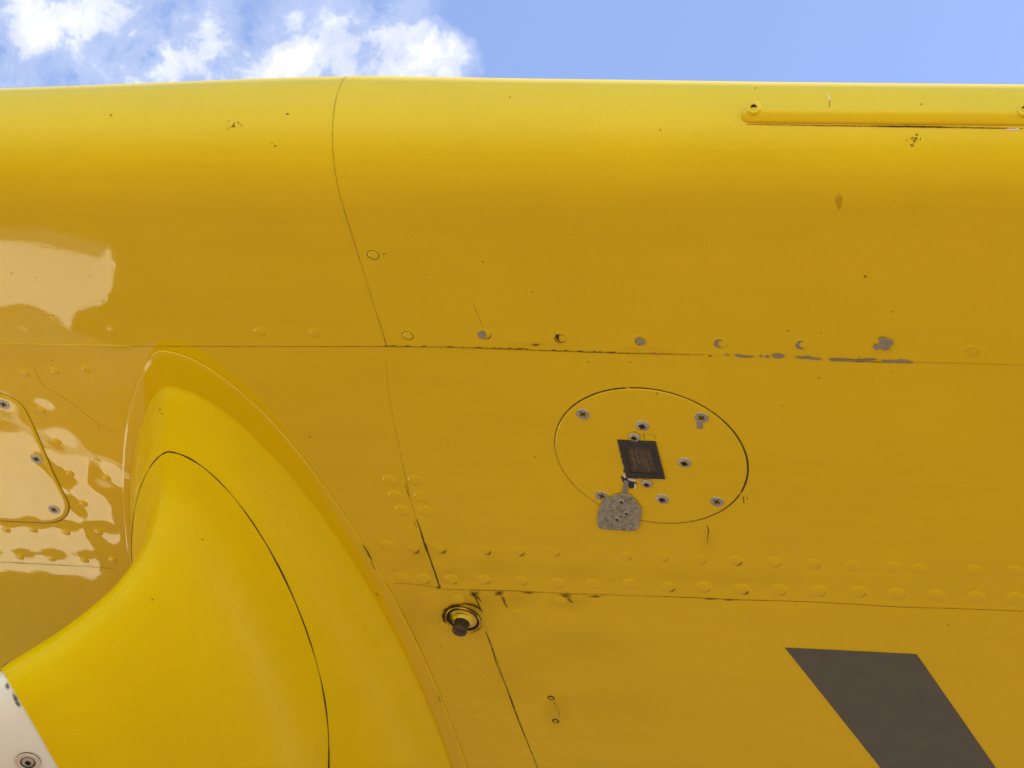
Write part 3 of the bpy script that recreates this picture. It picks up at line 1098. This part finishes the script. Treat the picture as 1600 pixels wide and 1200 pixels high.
def cross_screw(name, r, h, cl, cw, domed=True):
    """Screw head with a real cross recess: outer disc, recess walls and floor."""
    bm = bmesh.new()
    seg = 32

    def zat(x, y):
        t = min(1.0, math.hypot(x, y) / r)
        return -(h * (1 - .75 * t ** 2.5 if domed else 1))
    outer_ = [bm.verts.new((r * math.cos(2 * math.pi * i / seg), r * math.sin(2 * math.pi * i / seg), -h * .25 if domed else -h)) for i in range(seg)]
    rim = [bm.verts.new((v.co.x * 1.06, v.co.y * 1.06, .0002)) for v in outer_]
    cs = [(cw, cw), (cl, cw * .8), (cl, -cw * .8), (cw, -cw), (cw * .8, -cl), (-cw * .8, -cl), (-cw, -cw), (-cl, -cw * .8), (-cl, cw * .8), (-cw, cw), (-cw * .8, cl), (cw * .8, cl)]
    cr = [bm.verts.new((x, y, zat(x, y))) for x, y in cs]
    lo = [bm.verts.new((x * .85, y * .85, zat(x, y) + (.0009 if domed else .00034))) for x, y in cs]
    for i in range(seg):
        j = (i + 1) % seg
        bm.faces.new((rim[i], rim[j], outer_[j], outer_[i]))
    edges = [bm.edges.new((cr[i], cr[(i + 1) % 12])) for i in range(12)]
    oe = [bm.edges.get((outer_[i], outer_[(i + 1) % seg])) for i in range(seg)]
    bmesh.ops.triangle_fill(bm, edges=edges + oe, use_beauty=True)
    bmesh.ops.delete(bm, geom=[f for f in bm.faces if len(f.verts) == 3 and all(v in cr for v in f.verts)], context='FACES_ONLY')
    for i in range(12):
        j = (i + 1) % 12
        f_ = bm.faces.new((cr[i], cr[j], lo[j], lo[i]))
        f_.material_index = 1
    f_ = bm.faces.new(lo)
    f_.material_index = 1
    # no face may close over the recess
    bmesh.ops.recalc_face_normals(bm, faces=bm.faces)
    me = bpy.data.meshes.new(name)
    bm.to_mesh(me)
    bm.free()
    me.materials.append(METAL)
    me.materials.append(RECESS)
    me.polygons.foreach_set('use_smooth', [False] * len(me.polygons))
    return me


CSK = cross_screw('flat_screw', .0048, .0005, .0026, .00055, False)
PAN = cross_screw('domed_screw', .0048, .0016, .0027, .00042)
PANS = cross_screw('small_domed_screw', .0040, .0016, .0023, .0004)
for (x, y), me, a in (((911, 646), CSK, .9), ((1096.5, 651.5), CSK, .75), ((940.5, 774), CSK, .5), ((1120.5, 783), CSK, .6),
                      ((1004, 664), PAN, .3), ((1069.5, 722), PAN, .3), ((1035, 779), PAN, .4), ((991.5, 681), PANS, .1), ((1011, 754), PANS, .2)):
    p = surf(x, y) + Vector((0, 0, -.00045))
    if me is PANS:
        p.z -= .0010
    o = shared('screw', me, COVER, p)
    o.rotation_euler = (0, 0, a)
ct = skin_bvh + [cover_bvh]
blob('paint_chip', [(1090, 656), (1097, 658), (1099, 666), (1097, 670), (1090, 669), (1088, 662)], BARE, COVER, ct, .0002)
ribbon('scratch', [(915, 653), (916, 658)], [.6, .4], BROWN, COVER, ct)
ribbon('scratch', [(1026, 612), (1027, 617)], [.6, .4], BROWN, COVER, ct)
ribbon('scratch', [(1006, 678), (1007, 687)], [.7, .4], BROWN, COVER, ct)
ribbon('scratch', [(1007, 678), (1022, 679), (1024, 688)], [.3, .35, .3], BROWN, COVER, ct)

# black framed placard on the cover
cor = [np.array(flat(*p)) for p in ((965, 686), (1024.5, 688.5), (1039.6, 746.5), (979.5, 745))]


def bil(u, v, z):
    p = (cor[0] * (1 - u) + cor[1] * u) * (1 - v) + (cor[3] * (1 - u) + cor[2] * u) * v
    return (p[0], p[1], z)


fz, fi = -.0017, -.0009
ins = .15
o4 = [(0, 0), (1, 0), (1, 1), (0, 1)]
i4 = [(ins * 1.1, ins), (1 - ins * 1.1, ins), (1 - ins * 1.1, 1 - ins), (ins * 1.1, 1 - ins)]
b4 = [(.02, .02), (.98, .02), (.98, .98), (.02, .98)]
vv = [bil(u, v, -.0003) for u, v in o4] + [bil(u, v, fz + .0002) for u, v in o4] + [bil(u, v, fz) for u, v in b4] + [bil(u, v, fz) for u, v in i4] + [bil(u, v, fi) for u, v in i4]
fs = []
for L_ in range(4):
    for i in range(4):
        j = (i + 1) % 4
        fs.append((L_ * 4 + i, L_ * 4 + j, L_ * 4 + 4 + j, L_ * 4 + 4 + i))
make('placard_frame', vv, fs, BLACK, COVER, False)
n_ = 8
vv, fs = [], []
for b_ in range(n_ + 1):
    for a in range(n_ + 1):
        u = i4[0][0] + (i4[1][0] - i4[0][0]) * a / n_
        v = i4[0][1] + (i4[3][1] - i4[0][1]) * b_ / n_
        vv.append(bil(u, v, fi - .00002))
make('placard_face', vv, grid_faces(n_ + 1, n_ + 1), PLACARD, COVER, False)
PRINT = simple('worn_print', (.15, .135, .10), .5, var=.5, scale=600)
pv, pf = [], []
for col_, (u0, v0, v1) in enumerate(((.28, .26, .80), (.40, .24, .60), (.52, .30, .72), (.60, .44, .80), (.72, .26, .62))):
    v = v0
    while v < v1:
        hgt = rr.choice((.02, .03, .045))
        wd = rr.choice((.035, .05, .06))
        b0 = len(pv)
        for du, dv in ((0, 0), (wd, 0), (wd, hgt), (0, hgt)):
            pv.append(bil(u0 + du, v + dv, fi - .00006))
        pf.append((b0, b0 + 1, b0 + 2, b0 + 3))
        v += hgt + rr.uniform(.018, .03)
pr = make('worn_print', pv, pf, PRINT, COVER, False)
pr['kind'] = 'stuff'
# torn black seal and bare edge below the placard
blob('torn_seal', [(970, 743), (979, 746), (984, 750), (985, 756), (977, 757), (973, 752)], BLACK, COVER, ct, .0004)
blob('torn_seal', [(984, 752), (992, 750), (995, 756), (991, 762), (984, 763), (982, 758)], BLACK, COVER, ct, .0004)
blob('paint_chip', [(980, 745), (990, 747), (995, 749), (993, 752), (987, 751), (982, 749)], PALE, COVER, ct, .0006)
blob('paint_chip', [(973, 742), (976, 738), (979, 743), (977, 746)], PALE, COVER, ct, .0006)
blob('paint_chip', [(992, 755), (995, 757), (994, 762), (990, 763)], PALE, COVER, ct, .0006)
for x, y in ((970, 703), (972, 712), (974, 722), (977, 735)):
    speck(x, y, 1.8, 2.6, BLACK, 7, name='torn_seal', trees=ct, parent=COVER)

# ------------------------------------------------------------------ pitted metal tag hanging under the cover
TAGP = [(942, 823.5), (936, 820.5), (933.5, 814), (934, 803), (938.5, 786), (945, 779), (953, 775), (963, 770), (973, 768), (981, 769), (987, 772.5), (992, 777.5), (998, 785), (1002.5, 792), (1002, 802), (1000.6, 810.6), (998.5, 821), (994, 825.5), (984, 826.5), (962, 825)]
tb = flat(970, 800)
TAG = thing('metal_tag', 'pitted grey metal tag hanging by a narrow strap below the black placard', 'tag', (tb[0], tb[1], H - .0012))
tz = -.0023


def extruded(name, pts, z0, z1, mat, parent, org, bevel=.0003):
    bm = bmesh.new()
    vs = [bm.verts.new(Vector((*flat(x, y)[:2], z0)) - Vector(org)) for x, y in pts]
    f_ = bm.faces.new(vs)
    r_ = bmesh.ops.extrude_face_region(bm, geom=[f_])
    for v in [e for e in r_['geom'] if isinstance(e, bmesh.types.BMVert)]:
        v.co.z += z1 - z0
    bmesh.ops.recalc_face_normals(bm, faces=bm.faces)
    es = [e for e in bm.edges if abs(e.verts[0].co.z - e.verts[1].co.z) < 1e-7 and e.verts[0].co.z < (z0 + z1) / 2 - org[2]]
    bmesh.ops.bevel(bm, geom=es, offset=bevel, segments=2, affect='EDGES', profile=.5)
    me = bpy.data.meshes.new(name)
    bm.to_mesh(me)
    bm.free()
    me.materials.append(mat)
    o = bpy.data.objects.new(name, me)
    COL.objects.link(o)
    o.parent = parent
    return o


org = (tb[0], tb[1], -.0012)
extruded('tag_plate', TAGP, -.0011, tz, PITTED, TAG, org)
STRAPM = simple('grey_strap', (.30, .27, .25), .5, .3, var=.1, scale=200)
extruded('strap', [(971.5, 771), (974, 760), (975, 752), (976, 748), (983, 750), (982, 758), (979, 771)], -.0012, -.0019, STRAPM, TAG, org, .0002)
TAGSCREW = lathe_mesh('tag_rivet', [(.0024, 0), (.0022, .0006), (.0012, .0008), (.0008, .0002), (.0001, .0002)], [PITTED, RECESS], 16, [0, 0, 1, 1])
for x, y in ((972, 780), (965, 807.5), (980, 798)):
    p = flat(x, y)
    o = shared('tag_rivet', TAGSCREW, TAG, (p[0] - org[0], p[1] - org[1], tz - org[2]))

# ------------------------------------------------------------------ access panel at the left edge
APX = [(-95, 600), (-50, 600), (-20, 606), (0, 614), (20, 622), (32, 631), (42, 645), (57, 676), (71, 709), (85, 741), (98, 767), (105, 781), (108, 791), (106, 801), (100, 809), (90, 814), (77, 816.5), (50, 816), (0, 813.5), (-95, 810), (-130, 760), (-130, 640)]
path = smooth_path(APX + [APX[0]], 5)[:-1]
P2 = np.array([flat(x, y)[:2] for x, y in path])
cm = P2.mean(0)
lv = []
for t, z in ((0.0, .0003), (.004, -.0004), (.014, -.0006)) + tuple((t, -.0006) for t in (.05, .12, .2, .3, .4, .5, .6, .7, .8, .9, .97)):
    a = P2 + (cm - P2) * t
    lv.append(np.column_stack([a, z + disp(a[:, 0].copy(), a[:, 1].copy())]))
nn_ = len(P2)
fs = []
for r in range(len(lv) - 1):
    for i in range(nn_):
        j = (i + 1) % nn_
        fs.append((r * nn_ + i, (r + 1) * nn_ + i, (r + 1) * nn_ + j, r * nn_ + j))
fs.append(tuple((len(lv) - 1) * nn_ + i for i in reversed(range(nn_))))
ACC = make('access_panel', np.concatenate(lv), fs, YELLOW, WING)
ACC['label'] = 'access panel with rounded corners at the left edge'
acc_bvh = BVHTree.FromPolygons([Vector(v) for v in np.concatenate(lv)], fs)
ribbon('gap_line', [(-20, 606)] + APX[3:19], [1.0, 1.2, 1.3, 1.4, 1.2, 1.4, 1.0, 1.1], GRIME_SHADE, ACC, lift=.0002, jitter=.15)
for (x, y), a in (((6, 631), .4), ((57.5, 716), .5), ((85, 795), .7)):
    p = surf(x, y) + Vector((0, 0, -.0006))
    o = shared('screw', CSK, ACC, p)
    o.rotation_euler = (0, 0, a)

# ------------------------------------------------------------------ fuel drain
dp = surf(724, 966)
WELL = lathe_mesh('drain_cup', [(.0152, -.0002), (.0150, .0006), (.0143, .0010), (.0135, .0006), (.0128, -.0008), (.0120, -.0030), (.0100, -.0042), (.0060, -.0040), (.0048, -.0030)],
                  [GRIME_SHADE, simple('cup_yellow', (.70, .50, .0), .3, .0, coat=1.0)], 40, [0, 0, 1, 0, 1, 1, 1, 1, 1])
GLOSSY = WELL.materials[1]
DR = shared('drain_valve', lathe_mesh('drain_flange', [(.0146, -.0002), (.0143, .0008), (.0136, .0016), (.0126, .0012), (.0112, .0008), (.0090, .0014), (.0070, .0034), (.0064, .0048), (.0055, .0054), (.0054, .0080), (.0054, .0086)],
                                      [GLOSSY, GRIME_SHADE], 40, [1, 0, 1, 1, 0, 0, 0, 1, 1, 0, 0]), WING, dp)  # dark rings paint black reflections into the collar
DR['label'] = 'fuel drain valve with a dark plunger'
PLG = lathe_mesh('drain_plunger', [(.0052, .0075), (.0060, .0080), (.0061, .0135), (.0055, .0143), (.0030, .0146), (.0001, .0147)], simple('dark_rubber', (.045, .03, .02), .35, coat=.15), 28)
shared('plunger', PLG, DR, (0, 0, 0))
crescent(724, 964, 31, 150, 275, 4.0, GRIME_SHADE, 'dirt_shade_streak', .66)  # rim crescents paint the collar's shadows and dark reflections
crescent(724, 962, 32, 265, 345, 3.2, GRIME_SHADE, 'dirt_shade_streak', .62)
crescent(726, 968, 30, 20, 80, 1.2, BROWN, 'dirt_shade_streak', .7)
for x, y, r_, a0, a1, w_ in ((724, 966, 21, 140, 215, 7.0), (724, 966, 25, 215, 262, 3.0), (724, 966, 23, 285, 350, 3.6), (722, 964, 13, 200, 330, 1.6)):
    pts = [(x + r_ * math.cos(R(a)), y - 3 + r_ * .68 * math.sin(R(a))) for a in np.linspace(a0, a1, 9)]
    ribbon('dirt_shade_streak', pts, [.2, w_, w_ * .8, .2], GRIME_SHADE, lift=.0026 if r_ > 20 else .0040, step=2.0)  # inner crescents, shade and black reflection painted inside the collar
ribbon('scratch', [(692, 973), (702, 976)], [.5, 1.0, .4], GRIME_SHADE)

# ------------------------------------------------------------------ registration letter, bottom right
lc = [flat(*p) for p in ((1226, 1012), (1432, 1022))]
la, lb = flat(1376, 1200), flat(1556, 1200)
ld = [lc[0] + (la - lc[0]) * 1.9, lc[1] + (lb - lc[1]) * 1.9]
gu, gv = np.meshgrid(np.linspace(0, 1, 24), np.linspace(0, 1, 60))
pp = (lc[0][None, None] * (1 - gu[..., None]) + lc[1] * gu[..., None]) * (1 - gv[..., None]) + (ld[0] * (1 - gu[..., None]) + ld[1] * gu[..., None]) * gv[..., None]
pp[..., 2] = disp(pp[..., 0].copy(), pp[..., 1].copy()) + .0003 - .00030
lt = make('painted_letter', pp.reshape(-1, 3), grid_faces(60, 24), LETTER, WING)
lt['label'] = 'slanting dark grey stroke of a painted registration letter'

# ------------------------------------------------------------------ stall strip on the leading edge
def le_point(X, py):
    """point and normal on the leading edge at span X that shows at photo height py"""
    kk = float(nose_k(np.array([X]))[0])
    P_ = np.stack([np.full_like(NY, X), Y0 + NY * kk, NZ * kk], -1)
    q_ = project(P_)[:, 1]
    i = q_.argmin()
    t = np.interp(py, q_[:i][::-1], TH[:i][::-1])
    p_ = np.array([X, Y0 + np.interp(t, TH, NY) * kk, np.interp(t, TH, NZ) * kk])
    return p_, np.array([0, -math.sin(t), -math.cos(t)])


def x_at(px, py):
    h_ = hit(px, py, skin_bvh)
    return h_[0].x


xa, xb = x_at(1158, 182), .75
TOPY, BOTY = lin([(1158, 171), (1600, 173), (2200, 176)]), lin([(1158, 193), (1600, 198.5), (2200, 205)])
cols = []
offs = list(np.array([0, .0012, .003, .0055, .009, .014])) + list(np.arange(.03, xb - xa, .03)) + [xb - xa]
for dx in offs:
    X = xa + dx
    e = min(1.0, math.sqrt(max(0.0, 1 - (1 - min(1, dx / .008)) ** 2)))
    px_ = 1158 + dx * 2130
    p0, n0 = le_point(X, float(TOPY(px_)))
    p1, n1_ = le_point(X, float(BOTY(px_)))
    mid = (p0 + p1) / 2
    nm = (n0 + n1_) / 2
    nm /= np.linalg.norm(nm)
    row = []
    for t, h_ in ((0, -.001), (.02, .0034), (.07, .0056), (.15, .0062), (.5, .0046), (.86, .0028), (.95, .0022), (.995, .0010), (1, -.001)):
        b_ = p0 + (p1 - p0) * t
        q_ = mid + (b_ - mid) * (.25 + .75 * e) + nm * (h_ * (.15 + .85 * e) + .0009 * (1 - (2 * t - 1) ** 2))
        row.append(q_)
    cols.append(row)
cols = np.array(cols)
nr, nc = cols.shape[:2]
fs = grid_faces(nr, nc) + [tuple(range(nc))]
ST = make('stall_strip', cols.reshape(-1, 3), fs, YELLOW, WING)
ST['label'] = 'narrow yellow strip fixed along the leading edge'
BOSS = lathe_mesh('screw_boss', [(.0046, -.002), (.0045, .0042), (.0040, .0052), (.0024, .0054), (.0019, .0050), (.0018, .0015), (.0001, .0015)], [YELLOW, RECESS], 24, [0, 0, 0, 0, 1, 1])
strip_bvh = BVHTree.FromPolygons([Vector(v) for v in cols.reshape(-1, 3)], grid_faces(nr, nc))
for x, y in ((1180, 175), (1602, 178)):
    X = x_at(x, y)
    p_, n_ = le_point(X, y)
    shared('screw_boss', BOSS, ST, Vector(p_) + Vector(n_) * .0018, Vector((0, 0, -1)).rotation_difference(Vector(n_)))
ribbon('joint_line', [(1166, 194.5), (1300, 196.5), (1420, 198), (1600, 201)], [.4, .7, 1.0, .7], BROWN, ST, lift=.0003)
ribbon('joint_line', [(1370, 197), (1400, 197.5), (1480, 198.5)], [.5, 1.0, .5], GRIME_SHADE, ST, lift=.0005)
blob('paint_chip', [(1571, 201), (1582, 200.5), (1594, 201.5), (1594, 203.5), (1582, 203), (1572, 203)], PALE, ST, skin_bvh, .0004)

# ------------------------------------------------------------------ marks on the fairing and strut
ctr = kv[4, :3]
sv = sect(S_SEAM)
sv2 = sect(S_SEAM + .02)
n = len(sv)
vv, fs = [], []
cmid = sv.mean(0)
for i in range(n):
    out_ = sv[i] - cmid
    out_[2] = 0
    out_ /= np.linalg.norm(out_)
    out_ = out_ * .8 + np.array([0, 0, -.6])
    down = (sect(S_SEAM + .05)[i] - sect(S_SEAM - .05)[i])
    down /= np.linalg.norm(down)
    wd = .00042 * (1 + .35 * math.sin(i * 1.3) + .3 * math.sin(i * .37)) * (1.7 if 28 < i < 40 else 1)
    vv += [sv[i] + out_ * .0003 - down * wd, sv[i] + out_ * .0003 + down * wd]
for i in range(n):
    j = (i + 1) % n
    fs.append((2 * i, 2 * i + 1, 2 * j + 1, 2 * j))
make('seam_line', vv, fs, GRIME_SHADE, STRUT, False, origin=A0)
fb = fair_bvh
for pts, ws in (([(566, 850), (574, 863), (583, 879)], [.5, 1.5, .5]), ([(580, 878), (586, 889)], [.6, .6]), ([(587, 925), (592, 931)], [.4, 1.0, .4]), ([(684, 1085), (690, 1099)], [.4, .9, .4])):
    ribbon('dirt_shade_streak', pts, ws, GRIME_SHADE, STRUT, skin_bvh + fb, .0003, origin=A0)
for pts in ([(0, 1046), (8, 1038), (16, 1032)], [(8, 1058), (12, 1053)]):
    ribbon('scratch', pts, [.5, .6, .3], BROWN, STRUT, fb, .0004, origin=A0)
for x, y, a, b_ in ((12, 1072, 3, 5), (24, 1091, 3, 7), (28, 1100, 3, 5)):
    speck(x, y, a, b_, GRIME_SHADE, 9, 'chipped_edge', trees=fb, parent=STRUT, origin=A0, ang=-.4)
h = hit(44, 1190, fb)
WASH = lathe_mesh('cup_washer', [(.0095, 0), (.0095, .0010), (.0092, .0014), (.0058, .0013), (.0053, .0007), (.0050, .0006)], [simple('painted_washer', (.62, .52, .47), .45), GRIME_SHADE], 36, [1, 0, 0, 1, 1, 0])
wq = Vector((0, 0, -1)).rotation_difference(h[1])
wo = shared('cup_washer', WASH, STRUT, h[0] - Vector(A0), wq)
shared('screw', cross_screw('strut_screw', .0046, .0012, .0024, .0006, True), wo, (0, 0, -.0006))
